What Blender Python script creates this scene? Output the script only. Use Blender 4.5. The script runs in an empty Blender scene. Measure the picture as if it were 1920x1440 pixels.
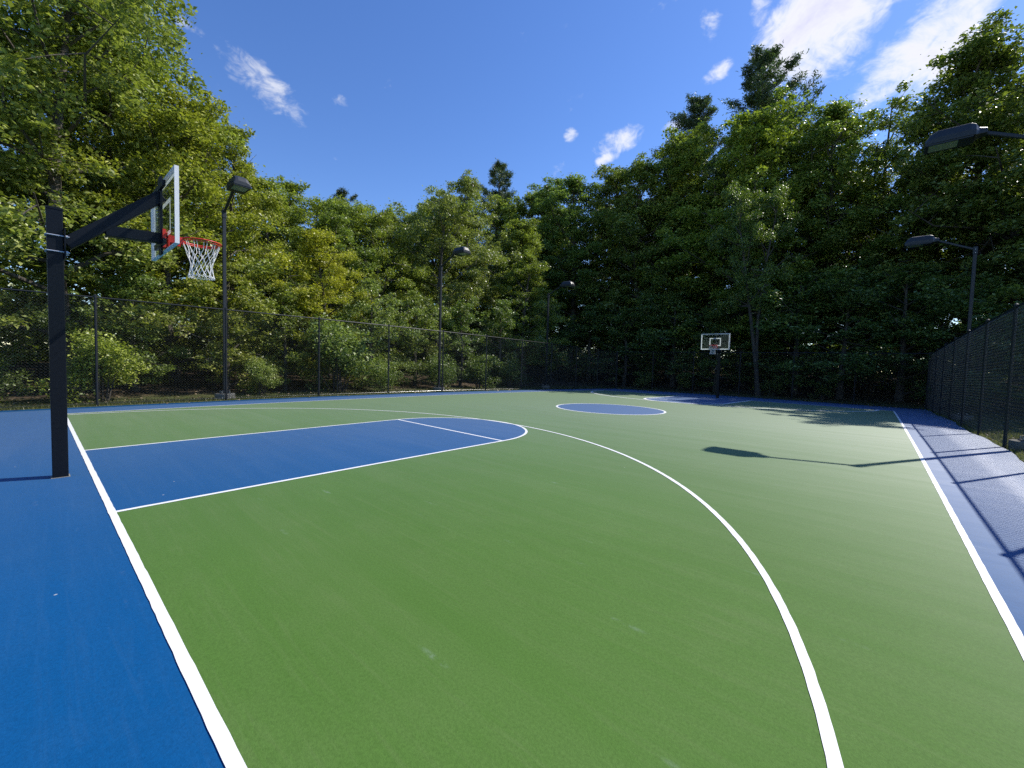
import bpy, math, random
import numpy as np
from mathutils import Vector, Matrix

# ------------------------------------------------------------------ camera, sky, sun, exposure
scene = bpy.context.scene
C = scene.collection
R = math.radians
cam_d = bpy.data.cameras.new('camera'); cam = bpy.data.objects.new('camera', cam_d); C.objects.link(cam)
cam_d.sensor_width = 36.0; cam_d.lens = 36.0 * 782.679 / 1920.0; cam_d.clip_start = 0.05; cam_d.clip_end = 2000
FWD = Vector((-0.656702, 0.752641, -0.047678)); RGT = Vector((0.752335, 0.658195, 0.027785)); UPV = Vector((-0.052293, 0.017623, 0.998476))
M = Matrix((RGT, UPV, -FWD)).transposed().to_4x4(); M.translation = Vector((7.09717, -0.45266, 1.4590))
cam.matrix_world = M
scene.camera = cam

SUN_EL, SUN_AZ = R(47.0), R(26.8)            # azimuth from +Y towards +X
SUN = Vector((math.sin(SUN_AZ) * math.cos(SUN_EL), math.cos(SUN_AZ) * math.cos(SUN_EL), math.sin(SUN_EL)))
SKY_STRENGTH, CLOUD_STRENGTH = 0.148, 0.80
world = bpy.data.worlds.new('World'); scene.world = world; world.use_nodes = True
wt = world.node_tree; wt.nodes.clear()
def wn(t, **kw):
    n = wt.nodes.new(t)
    for k, v in kw.items(): setattr(n, k, v)
    return n
def wmath(op, a, b=None, clamp=False):
    n = wn('ShaderNodeMath', operation=op, use_clamp=clamp)
    for i, v in enumerate((a, b)):
        if v is None: continue
        if isinstance(v, (int, float)): n.inputs[i].default_value = v
        else: wt.links.new(v, n.inputs[i])
    return n.outputs[0]
sky = wn('ShaderNodeTexSky', sky_type='NISHITA', sun_disc=False, sun_elevation=SUN_EL, sun_rotation=SUN_AZ,
         altitude=200.0, air_density=1.0, dust_density=0.15, ozone_density=2.6)
hsv = wn('ShaderNodeHueSaturation'); hsv.inputs['Saturation'].default_value = 1.22; hsv.inputs['Hue'].default_value = 0.512
wt.links.new(sky.outputs[0], hsv.inputs['Color'])
bg_sky = wn('ShaderNodeBackground'); bg_sky.inputs[1].default_value = SKY_STRENGTH; wt.links.new(hsv.outputs[0], bg_sky.inputs[0])
tc = wn('ShaderNodeTexCoord'); DIR = tc.outputs['Generated']
# clouds seen in the photograph: long and short half axis of each puff as direction-space vectors
PUFFS = [
    ((3.116, 12.637, -2.972), (-20.769, -10.807, -31.223), 1.02), ((20.64, 41.959, -0.569), (-65.111, -2.657, -104.439), 0.35),
    ((19.099, 9.779, -0.211), (-4.051, 21.449, -41.78), 1.1), ((28.06, 12.087, 5.47), (10.215, 51.0, -83.523), 1.0),
    ((22.299, 11.22, 7.493), (11.348, 47.734, -71.567), 0.9), ((-5.888, 42.54, -73.718), (-99.137, -60.545, -11.818), 0.4),
    ((9.453, 0.819, -0.719), (5.551, 11.197, -16.648), 1.6), ((9.416, 8.045, -11.86), (-35.89, 6.447, -20.06), 1.15),
    ((10.805, -1.242, 0.515), (10.858, 13.133, -25.669), 1.5), ((15.598, 20.246, -23.17), (-68.258, -1.059, -19.556), 0.75),
    ((47.003, 15.279, -1.554), (8.559, 44.604, -55.105), 0.4), ((35.739, 7.188, 4.727), (29.066, 64.787, -87.135), 0.45),
    ((16.609, 41.773, 11.54), (-101.523, 1.761, -167.243), 0.25), ((32.89, 12.541, -1.019), (0.858, 38.288, -67.428), 0.6)]
def wdot(v):
    n = wn('ShaderNodeVectorMath', operation='DOT_PRODUCT'); wt.links.new(DIR, n.inputs[0]); n.inputs[1].default_value = v
    return n.outputs['Value']
noise = wn('ShaderNodeTexNoise', noise_dimensions='3D'); noise.inputs['Scale'].default_value = 9.0; noise.inputs['Detail'].default_value = 9.0
noise.inputs['Roughness'].default_value = 0.62; noise.inputs['Distortion'].default_value = 0.5
mp = wn('ShaderNodeMapping'); mp.inputs['Scale'].default_value = (1.0, 1.0, 1.5); wt.links.new(DIR, mp.inputs[0]); wt.links.new(mp.outputs[0], noise.inputs['Vector'])
nz = wmath('SUBTRACT', noise.outputs['Fac'], 0.5)
noise2 = wn('ShaderNodeTexNoise', noise_dimensions='3D'); noise2.inputs['Scale'].default_value = 4.2; noise2.inputs['Detail'].default_value = 6.0
wt.links.new(mp.outputs[0], noise2.inputs['Vector'])
best = wmath('MULTIPLY', wmath('SUBTRACT', noise2.outputs['Fac'], 0.74), 5.0)      # scattered fair-weather cloud all round
for v1, v2, amp in PUFFS:
    wide = 0.55 if amp > 1.1 else 0.85
    v2 = tuple(c * wide for c in v2); v1 = tuple(c * (1.08 if amp > 1.01 else 1.3) for c in v1)
    a = wmath('ADD', wdot(v1), 0.54 if amp > 1.01 else 0.65); b = wmath('ADD', wdot(v2), 0.5 * wide)
    r2 = wmath('ADD', wmath('MULTIPLY', a, a), wmath('MULTIPLY', b, b))
    m = wmath('MULTIPLY', wmath('SUBTRACT', 1.2, r2), amp)
    best = wmath('MAXIMUM', best, wmath('MAXIMUM', m, -3.0))
fine = wn('ShaderNodeTexNoise', noise_dimensions='3D'); fine.inputs['Scale'].default_value = 34.0; fine.inputs['Detail'].default_value = 8.0; fine.inputs['Roughness'].default_value = 0.6
fine.inputs['Distortion'].default_value = 0.8; wt.links.new(mp.outputs[0], fine.inputs['Vector'])
turb = wmath('ADD', wmath('MULTIPLY', nz, 5.5), wmath('MULTIPLY', wmath('SUBTRACT', fine.outputs['Fac'], 0.5), 2.2))
dens = wmath('ADD', best, turb)
ramp = wn('ShaderNodeMapRange', interpolation_type='SMOOTHSTEP'); ramp.inputs['From Min'].default_value = 0.0; ramp.inputs['From Max'].default_value = 2.0
wt.links.new(dens, ramp.inputs['Value'])
sep = wn('ShaderNodeSeparateXYZ'); wt.links.new(DIR, sep.inputs[0])
up = wn('ShaderNodeMapRange', clamp=True); up.inputs['From Min'].default_value = 0.02; up.inputs['From Max'].default_value = 0.14; wt.links.new(sep.outputs['Z'], up.inputs['Value'])
fac = wmath('MULTIPLY', wmath('MULTIPLY', ramp.outputs['Result'], up.outputs['Result']), 0.95)
bg_cl = wn('ShaderNodeBackground'); bg_cl.inputs[1].default_value = CLOUD_STRENGTH
cr = wn('ShaderNodeMapRange'); cr.inputs['From Min'].default_value = 1.0; cr.inputs['From Max'].default_value = 3.4; cr.inputs['To Min'].default_value = 1.0; cr.inputs['To Max'].default_value = 0.72
wt.links.new(dens, cr.inputs['Value'])
comb = wn('ShaderNodeCombineColor'); 
wt.links.new(cr.outputs[0], comb.inputs[0]); wt.links.new(cr.outputs[0], comb.inputs[1]); comb.inputs[2].default_value = 1.0
wt.links.new(comb.outputs[0], bg_cl.inputs[0])
mixw = wn('ShaderNodeMixShader'); wt.links.new(fac, mixw.inputs[0]); wt.links.new(bg_sky.outputs[0], mixw.inputs[1]); wt.links.new(bg_cl.outputs[0], mixw.inputs[2])
wo = wn('ShaderNodeOutputWorld'); wt.links.new(mixw.outputs[0], wo.inputs[0])

sun_d = bpy.data.lights.new('sun', 'SUN'); sun_d.energy = 4.2; sun_d.angle = R(0.53); sun_d.color = (1.0, 0.95, 0.87)
sun = bpy.data.objects.new('sun', sun_d); C.objects.link(sun); sun.rotation_euler = SUN.to_track_quat('Z', 'Y').to_euler(); sun.location = (20, 30, 40)

vs = scene.view_settings
vs.view_transform = 'Standard'; vs.look = 'None'; vs.exposure = 0.42; vs.gamma = 1.0; vs.use_curve_mapping = False
scene.render.engine = 'CYCLES'
cy = scene.cycles
cy.max_bounces = 7; cy.diffuse_bounces = 3; cy.glossy_bounces = 3; cy.transmission_bounces = 4; cy.transparent_max_bounces = 10
cy.caustics_reflective = False; cy.caustics_refractive = False; cy.use_denoising = False
try:
    cy.denoiser = 'OPENIMAGEDENOISE'; cy.denoising_input_passes = 'RGB_ALBEDO_NORMAL'; cy.denoising_prefilter = 'ACCURATE'
except Exception: pass

# ------------------------------------------------------------------ helpers
rng = np.random.default_rng(7)
def gz(x, y):
    """height of the gently crowned court and the ground round it"""
    x = np.clip(x, -12.2, 12.2); yy = np.clip(y, -5.08, 30.5) - 6.1
    return -0.000105 * x * x - 0.000554 * yy * yy - 0.000112 * x * yy
def new_obj(name, me, mat=None, parent=None, kind=None):
    o = bpy.data.objects.new(name, me); C.objects.link(o)
    if mat is not None and me is not None and not me.materials: me.materials.append(mat)
    if parent is not None: o.parent = parent
    if kind: o['kind'] = kind
    return o
def empty(name, loc=(0, 0, 0), rz=0.0):
    o = bpy.data.objects.new(name, None); C.objects.link(o); o.location = loc; o.rotation_euler = (0, 0, rz); o.empty_display_size = 0.3
    return o
def tag(o, label, cat, group=None):
    o['label'] = label; o['category'] = cat
    if group: o['group'] = group
    return o
def mesh_np(name, verts, quads=None, tris=None, smooth=False):
    """fast mesh from numpy arrays"""
    me = bpy.data.meshes.new(name)
    verts = np.asarray(verts, np.float32); me.vertices.add(len(verts)); me.vertices.foreach_set('co', verts.ravel())
    loops, starts, totals, off = [], [], [], 0
    for arr, n in ((quads, 4), (tris, 3)):
        if arr is None or len(arr) == 0: continue
        arr = np.asarray(arr, np.int32); loops.append(arr.ravel()); starts.append(off + np.arange(len(arr)) * n); totals.append(np.full(len(arr), n)); off += arr.size
    loops = np.concatenate(loops); starts = np.concatenate(starts).astype(np.int32); totals = np.concatenate(totals).astype(np.int32)
    me.loops.add(len(loops)); me.loops.foreach_set('vertex_index', loops.astype(np.int32))
    me.polygons.add(len(starts)); me.polygons.foreach_set('loop_start', starts); me.polygons.foreach_set('loop_total', totals)
    if smooth: me.polygons.foreach_set('use_smooth', np.ones(len(starts), bool))
    me.update(calc_edges=True); me.validate()
    return me
class MB:
    """collects simple solids for one mesh"""
    def __init__(s): s.v = []; s.f = []
    def add(s, vs_, fs):
        n = len(s.v); s.v += [tuple(v) for v in vs_]; s.f += [tuple(i + n for i in f) for f in fs]; return s
    def box(s, x0, x1, y0, y1, z0, z1, m=None):
        vs_ = [Vector((x, y, z)) for z in (z0, z1) for y in (y0, y1) for x in (x0, x1)]
        if m is not None: vs_ = [m @ v for v in vs_]
        return s.add(vs_, [(0, 2, 3, 1), (4, 5, 7, 6), (0, 1, 5, 4), (2, 6, 7, 3), (0, 4, 6, 2), (1, 3, 7, 5)])
    def bar(s, a, b, w, h):
        """rectangular bar from a to b, w across, h in the upright direction"""
        a, b = Vector(a), Vector(b); d = (b - a).normalized(); side = d.cross(Vector((0, 0, 1)))
        side = side.normalized() if side.length > 1e-4 else Vector((1, 0, 0)); up_ = side.cross(d).normalized()
        vs_ = [p + side * (sx * w / 2) + up_ * (sz * h / 2) for p in (a, b) for sz in (-1, 1) for sx in (-1, 1)]
        return s.add(vs_, [(0, 1, 3, 2), (4, 6, 7, 5), (0, 4, 5, 1), (2, 3, 7, 6), (0, 2, 6, 4), (1, 5, 7, 3)])
    def tube(s, pts, rad, n=8, closed=False, cap=True):
        pts = [Vector(p) for p in pts]; k = len(pts)
        rad = [rad] * k if isinstance(rad, (int, float)) else rad
        base = len(s.v); nrm = None
        for i, p in enumerate(pts):
            if closed: d = (pts[(i + 1) % k] - pts[i - 1]).normalized()
            else: d = (pts[min(i + 1, k - 1)] - pts[max(i - 1, 0)]).normalized()
            if nrm is None:
                nrm = d.cross(Vector((0, 0, 1)));
                if nrm.length < 1e-3: nrm = d.cross(Vector((1, 0, 0)))
            nrm = (nrm - d * nrm.dot(d)).normalized(); bi = d.cross(nrm)
            for j in range(n):
                a = 2 * math.pi * j / n; s.v.append(tuple(p + (nrm * math.cos(a) + bi * math.sin(a)) * rad[i]))
        for i in range(k if closed else k - 1):
            for j in range(n):
                a = base + i * n + j; b = base + i * n + (j + 1) % n; i2 = (i + 1) % k
                s.f.append((a, b, base + i2 * n + (j + 1) % n, base + i2 * n + j))
        if cap and not closed:
            s.f.append(tuple(base + j for j in range(n))[::-1]); s.f.append(tuple(base + (k - 1) * n + j for j in range(n)))
        return s
    def mesh(s, name, smooth=False, bevel=0.0):
        me = bpy.data.meshes.new(name); me.from_pydata(s.v, [], s.f); me.update()
        if bevel > 0:
            import bmesh
            bm = bmesh.new(); bm.from_mesh(me); bmesh.ops.recalc_face_normals(bm, faces=bm.faces)
            bmesh.ops.bevel(bm, geom=[e for e in bm.edges if len(e.link_faces) == 2 and e.calc_face_angle(0) > 0.5], offset=bevel, segments=2, affect='EDGES', profile=0.6)
            bm.to_mesh(me); bm.free()
        if smooth:
            me.polygons.foreach_set('use_smooth', np.ones(len(me.polygons), bool)); 
            me.update()
        return me
    def build(s, name, mat, parent=None, smooth=False, bevel=0.0):
        return new_obj(name, s.mesh(name, smooth, bevel), mat, parent)

# ------------------------------------------------------------------ materials
def material(name):
    m = bpy.data.materials.new(name); m.use_nodes = True; t = m.node_tree; t.nodes.clear()
    out = t.nodes.new('ShaderNodeOutputMaterial'); bs = t.nodes.new('ShaderNodeBsdfPrincipled'); t.links.new(bs.outputs[0], out.inputs[0])
    return m, t, bs, out
def nd(t, typ, **kw):
    n = t.nodes.new(typ)
    for k, v in kw.items():
        if k in n.inputs.keys() if hasattr(n.inputs, 'keys') else False: n.inputs[k].default_value = v
        else: setattr(n, k, v)
    return n
def ramp_node(t, fac, stops):
    r = t.nodes.new('ShaderNodeValToRGB'); e = r.color_ramp.elements
    while len(e) < len(stops): e.new(0.5)
    for el, (p, c) in zip(e, stops): el.position = p; el.color = c if len(c) == 4 else (*c, 1)
    t.links.new(fac, r.inputs[0]); return r.outputs[0]
def tex_noise(t, vec, scale, detail=4, rough=0.55, dist=0.0):
    n = t.nodes.new('ShaderNodeTexNoise'); n.inputs['Scale'].default_value = scale; n.inputs['Detail'].default_value = detail
    n.inputs['Roughness'].default_value = rough; n.inputs['Distortion'].default_value = dist
    if vec is not None: t.links.new(vec, n.inputs['Vector'])
    return n.outputs['Fac']
def mapping(t, vec, scale=(1, 1, 1), rot=(0, 0, 0)):
    m = t.nodes.new('ShaderNodeMapping'); m.inputs['Scale'].default_value = scale; m.inputs['Rotation'].default_value = rot; t.links.new(vec, m.inputs[0]); return m.outputs[0]
def mixc(t, fac, a, b, mode='MIX'):
    n = t.nodes.new('ShaderNodeMix'); n.data_type = 'RGBA'; n.blend_type = mode
    for sock, v in ((n.inputs[0], fac), (n.inputs[6], a), (n.inputs[7], b)):
        if isinstance(v, (int, float)): sock.default_value = v
        elif isinstance(v, tuple): sock.default_value = v if len(v) == 4 else (*v, 1)
        else: t.links.new(v, sock)
    return n.outputs[2]
def mth(t, op, a, b=0.0, clamp=False):
    n = t.nodes.new('ShaderNodeMath'); n.operation = op; n.use_clamp = clamp
    for i, v in enumerate((a, b)):
        if isinstance(v, (int, float)): n.inputs[i].default_value = v
        else: t.links.new(v, n.inputs[i])
    return n.outputs[0]
def objco(t): return t.nodes.new('ShaderNodeTexCoord').outputs['Object']

def top_coat(t, bs, out, glare, bands=None, coat=0.54):
    """sanded coat: dull seen from above, glaring towards the sun at a low angle"""
    gl = t.nodes.new('ShaderNodeBsdfGlossy'); gl.inputs['Roughness'].default_value = coat; gl.inputs['Color'].default_value = (0.97, 0.97, 1.0, 1)
    lw = t.nodes.new('ShaderNodeLayerWeight'); lw.inputs[0].default_value = 0.5
    k = mth(t, 'MULTIPLY', mth(t, 'POWER', lw.outputs['Facing'], 7.0), glare if bands is None else mth(t, 'MULTIPLY', mth(t, 'ADD', 0.70, mth(t, 'MULTIPLY', bands, 0.60)), glare))
    k = mth(t, 'MINIMUM', k, 0.21)
    mx = t.nodes.new('ShaderNodeMixShader'); t.links.new(k, mx.inputs[0]); t.links.new(bs.outputs[0], mx.inputs[1]); t.links.new(gl.outputs[0], mx.inputs[2]); t.links.new(mx.outputs[0], out.inputs[0])
def court_paint(name, col, dusty, glare, coat=0.54, rough=0.75, spec=0.12):
    """acrylic sports coating: sand grain, roller and squeegee bands, dust and scuffs"""
    m, t, bs, out = material(name); co = objco(t)
    big = tex_noise(t, co, 0.22, 4, 0.6); mid = tex_noise(t, co, 2.2, 5, 0.65)
    bands = tex_noise(t, mapping(t, co, (0.16, 2.4, 1), (0, 0, R(-9))), 1.5, 5, 0.6, 0.6)
    grain = tex_noise(t, co, 210.0, 2, 0.6)
    c = mixc(t, ramp_node(t, big, [(0.3, (0, 0, 0)), (0.7, (1, 1, 1))]), tuple(v * 0.93 for v in col), tuple(v * 1.07 for v in col))
    c = mixc(t, mth(t, 'MULTIPLY', ramp_node(t, bands, [(0.42, (0, 0, 0)), (0.68, (1, 1, 1))]), 0.09), c, dusty)
    c = mixc(t, mth(t, 'MULTIPLY', ramp_node(t, mid, [(0.5, (0, 0, 0)), (0.8, (1, 1, 1))]), 0.10), c, dusty)
    c = mixc(t, mth(t, 'MULTIPLY', ramp_node(t, grain, [(0.35, (0, 0, 0)), (0.65, (1, 1, 1))]), 0.22), c, tuple(v * 1.5 for v in col), 'MIX')
    g2 = tex_noise(t, co, 75.0, 4, 0.75)
    c = mixc(t, mth(t, 'MULTIPLY', ramp_node(t, g2, [(0.38, (0, 0, 0)), (0.66, (1, 1, 1))]), 0.50), c, tuple(v * 0.62 for v in col))
    st = tex_noise(t, mapping(t, co, (0.5, 9.0, 1), (0, 0, R(-7))), 2.0, 6, 0.7, 0.8)
    c = mixc(t, mth(t, 'MULTIPLY', ramp_node(t, st, [(0.52, (0, 0, 0)), (0.72, (1, 1, 1))]), 0.10), c, dusty)
    # scuffs: short pale scratches
    vor = t.nodes.new('ShaderNodeTexVoronoi'); vor.inputs['Scale'].default_value = 1.0; vor.inputs['Randomness'].default_value = 1.0
    t.links.new(mapping(t, co, (0.9, 5.5, 1), (0, 0, R(24))), vor.inputs['Vector'])
    sc = mth(t, 'MULTIPLY', ramp_node(t, vor.outputs['Distance'], [(0.02, (1, 1, 1)), (0.13, (0, 0, 0))]), ramp_node(t, tex_noise(t, co, 9.0, 6, 0.8), [(0.47, (0, 0, 0)), (0.62, (1, 1, 1))]))
    sc = mth(t, 'MULTIPLY', sc, ramp_node(t, tex_noise(t, co, 0.9, 3, 0.6), [(0.46, (0, 0, 0)), (0.62, (1, 1, 1))]))
    c = mixc(t, mth(t, 'MULTIPLY', sc, 0.26), c, (0.50, 0.56, 0.58))
    fl = t.nodes.new('ShaderNodeTexVoronoi'); fl.inputs['Scale'].default_value = 1.9; t.links.new(co, fl.inputs['Vector'])
    c = mixc(t, mth(t, 'MULTIPLY', ramp_node(t, fl.outputs['Distance'], [(0.012, (1, 1, 1)), (0.02, (0, 0, 0))]), 0.6), c, (0.6, 0.62, 0.55))
    t.links.new(c, bs.inputs['Base Color'])
    bs.inputs['Roughness'].default_value = rough; bs.inputs['Specular IOR Level'].default_value = spec
    bp = t.nodes.new('ShaderNodeBump'); bp.inputs['Strength'].default_value = 0.5; bp.inputs['Distance'].default_value = 0.003
    t.links.new(tex_noise(t, co, 170.0, 3, 0.6), bp.inputs['Height']); t.links.new(bp.outputs[0], bs.inputs['Normal'])
    top_coat(t, bs, out, glare, bands, coat)
    return m
MAT_GREEN = court_paint('green acrylic', (0.078, 0.164, 0.030), (0.23, 0.25, 0.13), 0.44)
MAT_BLUE = court_paint('blue acrylic', (0.001, 0.078, 0.228), (0.06, 0.15, 0.28), 0.60, 0.48)
def line_paint():
    m, t, bs, out = material('white line paint'); co = objco(t)
    c = mixc(t, ramp_node(t, tex_noise(t, co, 35.0, 5, 0.7), [(0.35, (0, 0, 0)), (0.75, (1, 1, 1))]), (0.86, 0.86, 0.85), (0.77, 0.78, 0.76))
    c = mixc(t, mth(t, 'MULTIPLY', ramp_node(t, tex_noise(t, co, 1.3, 4), [(0.55, (0, 0, 0)), (0.75, (1, 1, 1))]), 0.25), c, (0.60, 0.62, 0.58))
    t.links.new(c, bs.inputs['Base Color']); bs.inputs['Roughness'].default_value = 0.6
    top_coat(t, bs, out, 0.40)
    return m
MAT_LINE = line_paint()
def simple(name, col, rough=0.5, metal=0.0, spec=0.5, vary=0.15, scale=12.0, bump=0.0):
    m, t, bs, out = material(name); co = objco(t)
    n = tex_noise(t, co, scale, 5, 0.6)
    t.links.new(mixc(t, n, tuple(v * (1 - vary) for v in col), tuple(min(1, v * (1 + vary)) for v in col)), bs.inputs['Base Color'])
    t.links.new(mth(t, 'ADD', mth(t, 'MULTIPLY', n, 0.2), rough - 0.1), bs.inputs['Roughness'])
    bs.inputs['Metallic'].default_value = metal; bs.inputs['Specular IOR Level'].default_value = spec
    if bump:
        bp = t.nodes.new('ShaderNodeBump'); bp.inputs['Strength'].default_value = 0.6; bp.inputs['Distance'].default_value = bump
        t.links.new(tex_noise(t, co, scale * 3, 5), bp.inputs['Height']); t.links.new(bp.outputs[0], bs.inputs['Normal'])
    return m
MAT_BLACK = simple('black powder coat', (0.007, 0.009, 0.013), 0.34, spec=0.2, vary=0.3, scale=30)
MAT_POLE = simple('dark bronze lamp paint', (0.032, 0.035, 0.040), 0.40, spec=0.35, vary=0.2, scale=20)
MAT_HEAD = simple('grey lamp housing', (0.030, 0.034, 0.039), 0.45, spec=0.4, vary=0.25, scale=9)
MAT_VINYL = simple('weathered black vinyl wire', (0.045, 0.048, 0.052), 0.28, spec=1.0, vary=0.2, scale=5)
MAT_POST = simple('black fence pipe', (0.020, 0.022, 0.025), 0.40, spec=0.35, vary=0.25, scale=7)
MAT_GALV = simple('galvanised steel', (0.62, 0.63, 0.64), 0.4, metal=0.8, vary=0.1)
MAT_WHITE = simple('white board frame', (0.80, 0.81, 0.81), 0.45, vary=0.05)
def paint_on_glass():
    m, t, bs, out = material('white paint on glass'); bs.inputs['Base Color'].default_value = (0.85, 0.86, 0.86, 1); bs.inputs['Roughness'].default_value = 0.3
    tl = t.nodes.new('ShaderNodeBsdfTranslucent'); tl.inputs[0].default_value = (0.86, 0.88, 0.87, 1); mx = t.nodes.new('ShaderNodeMixShader'); mx.inputs[0].default_value = 0.45
    n = tex_noise(t, objco(t), 30.0, 3); t.links.new(mixc(t, n, (0.80, 0.81, 0.81), (0.88, 0.89, 0.88)), bs.inputs['Base Color'])
    t.links.new(bs.outputs[0], mx.inputs[1]); t.links.new(tl.outputs[0], mx.inputs[2]); t.links.new(mx.outputs[0], out.inputs[0]); return m
MAT_PAINT = paint_on_glass()
MAT_RED = simple('red rim paint', (0.62, 0.035, 0.018), 0.38, vary=0.1)
MAT_NET = simple('white net cord', (0.80, 0.80, 0.78), 0.8, vary=0.08, scale=60)
MAT_CONC = simple('weathered concrete', (0.24, 0.23, 0.20), 0.85, vary=0.3, scale=6, bump=0.01)
MAT_LENS = simple('lamp lens', (0.30, 0.34, 0.30), 0.18, spec=0.8, vary=0.1)
def glass():
    m, t, bs, out = material('backboard glass'); t.nodes.remove(bs)
    tr = t.nodes.new('ShaderNodeBsdfTransparent'); tr.inputs[0].default_value = (0.90, 0.94, 0.92, 1)
    gl = t.nodes.new('ShaderNodeBsdfGlossy'); gl.inputs['Roughness'].default_value = 0.03
    lw = t.nodes.new('ShaderNodeLayerWeight'); lw.inputs[0].default_value = 0.5
    fac = mth(t, 'ADD', mth(t, 'MULTIPLY', mth(t, 'POWER', lw.outputs['Facing'], 4.0), 0.4), 0.010)
    mx = t.nodes.new('ShaderNodeMixShader'); t.links.new(fac, mx.inputs[0]); t.links.new(tr.outputs[0], mx.inputs[1]); t.links.new(gl.outputs[0], mx.inputs[2]); t.links.new(mx.outputs[0], out.inputs[0])
    return m
MAT_GLASS = glass()
def leaf_material(name, col, tip, trans=0.30, rough=0.42):
    """leaf with light shining through; object colour tints each tree"""
    m, t, bs, out = material(name)
    geo = t.nodes.new('ShaderNodeNewGeometry'); oi = t.nodes.new('ShaderNodeObjectInfo')
    c = mixc(t, geo.outputs['Random Per Island'], tuple(v * 0.62 for v in col), tip)
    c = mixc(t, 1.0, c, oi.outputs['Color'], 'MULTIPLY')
    t.links.new(c, bs.inputs['Base Color']); bs.inputs['Roughness'].default_value = rough; bs.inputs['Specular IOR Level'].default_value = 0.55
    tl = t.nodes.new('ShaderNodeBsdfTranslucent'); t.links.new(mixc(t, 1.0, c, (1.25, 1.40, 0.50), 'MULTIPLY'), tl.inputs[0])
    mx = t.nodes.new('ShaderNodeMixShader'); mx.inputs[0].default_value = trans
    t.links.new(bs.outputs[0], mx.inputs[1]); t.links.new(tl.outputs[0], mx.inputs[2]); t.links.new(mx.outputs[0], out.inputs[0])
    return m
MAT_LEAF = leaf_material('broad leaves', (0.135, 0.190, 0.045), (0.370, 0.410, 0.130))
MAT_NEEDLE = leaf_material('pine needles', (0.065, 0.100, 0.050), (0.105, 0.150, 0.075), 0.25, 0.5)
MAT_GRASS = leaf_material('grass blades', (0.10, 0.13, 0.035), (0.22, 0.22, 0.08), 0.35, 0.5)
MAT_LITTER = leaf_material('dry leaves', (0.17, 0.12, 0.07), (0.34, 0.26, 0.17), 0.15, 0.6)
def bark():
    m, t, bs, out = material('bark'); co = objco(t)
    n = tex_noise(t, mapping(t, co, (7, 7, 1.2)), 2.2, 6, 0.7, 0.4)
    t.links.new(ramp_node(t, n, [(0.3, (0.035, 0.028, 0.022)), (0.55, (0.10, 0.085, 0.068)), (0.75, (0.19, 0.17, 0.145))]), bs.inputs['Base Color'])
    bs.inputs['Roughness'].default_value = 0.9
    bp = t.nodes.new('ShaderNodeBump'); bp.inputs['Strength'].default_value = 0.8; bp.inputs['Distance'].default_value = 0.03; t.links.new(n, bp.inputs['Height']); t.links.new(bp.outputs[0], bs.inputs['Normal'])
    return m
MAT_BARK = bark()
def ground_mat():
    m, t, bs, out = material('forest floor and turf'); co = objco(t)
    sp = t.nodes.new('ShaderNodeSeparateXYZ'); t.links.new(co, sp.inputs[0])
    grass = ramp_node(t, tex_noise(t, co, 3.0, 7, 0.7), [(0.3, (0.05, 0.062, 0.02)), (0.55, (0.085, 0.10, 0.034)), (0.75, (0.15, 0.125, 0.065))])
    litter = ramp_node(t, tex_noise(t, co, 9.0, 8, 0.75), [(0.3, (0.03, 0.022, 0.015)), (0.55, (0.09, 0.065, 0.042)), (0.75, (0.19, 0.145, 0.10))])
    dx = mth(t, 'SUBTRACT', mth(t, 'ABSOLUTE', sp.outputs['X']), 11.6); dy = mth(t, 'SUBTRACT', sp.outputs['Y'], 34.0)
    d = mth(t, 'ADD', mth(t, 'MAXIMUM', dx, dy), mth(t, 'MULTIPLY', mth(t, 'SUBTRACT', tex_noise(t, co, 0.5, 4), 0.5), 3.0))
    k = t.nodes.new('ShaderNodeMapRange'); k.inputs['From Min'].default_value = -0.4; k.inputs['From Max'].default_value = 1.2; t.links.new(d, k.inputs['Value'])
    t.links.new(mixc(t, k.outputs[0], grass, litter), bs.inputs['Base Color']); bs.inputs['Roughness'].default_value = 0.95; bs.inputs['Specular IOR Level'].default_value = 0.15
    bp = t.nodes.new('ShaderNodeBump'); bp.inputs['Strength'].default_value = 0.9; bp.inputs['Distance'].default_value = 0.05
    t.links.new(tex_noise(t, co, 14.0, 6, 0.7), bp.inputs['Height']); t.links.new(bp.outputs[0], bs.inputs['Normal'])
    return m
MAT_GROUND = ground_mat()

# ------------------------------------------------------------------ ground and court
LEN, XL, XR, KEY, R3, YA, CIRC, LW = 25.99, -7.486, 7.775, 1.83, 7.219, -0.03, 1.865, 0.052
EX0, EX1, EY0, EY1 = -9.12, 9.18, -8.0, 31.35            # edge of the coated slab
def ss(x): x = np.clip(x, 0, 1); return x * x * (3 - 2 * x)
def ground_z(x, y):
    x = np.asarray(x, float); y = np.asarray(y, float)
    out = np.maximum(np.maximum(EX0 - x, x - EX1), np.maximum(EY0 - y, y - EY1))
    base = gz(x, y) - 0.05 * (1 - ss(out / 0.25)) - 0.012
    rise = 1.5 * ss((y - 32.5) / 14.0) + 0.9 * ss((-10.6 - x) / 12.0) + 0.5 * ss((x - 11) / 14.0)
    return base + rise + np.where(out > 0.6, 0.06 * np.sin(x * 0.9 + 1.3) * np.sin(y * 0.77), 0) * ss((out - 0.6) / 3)
def grid_mesh(name, xs, ys, zf, dz=0.0):
    X, Y = np.meshgrid(xs, ys); v = np.stack([X, Y, zf(X, Y) + dz], -1).reshape(-1, 3)
    nx, ny = len(xs), len(ys); i = (np.arange(ny - 1)[:, None] * nx + np.arange(nx - 1)[None, :]).ravel()
    return mesh_np(name, v, quads=np.stack([i, i + 1, i + 1 + nx, i + nx], -1), smooth=True)
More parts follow.
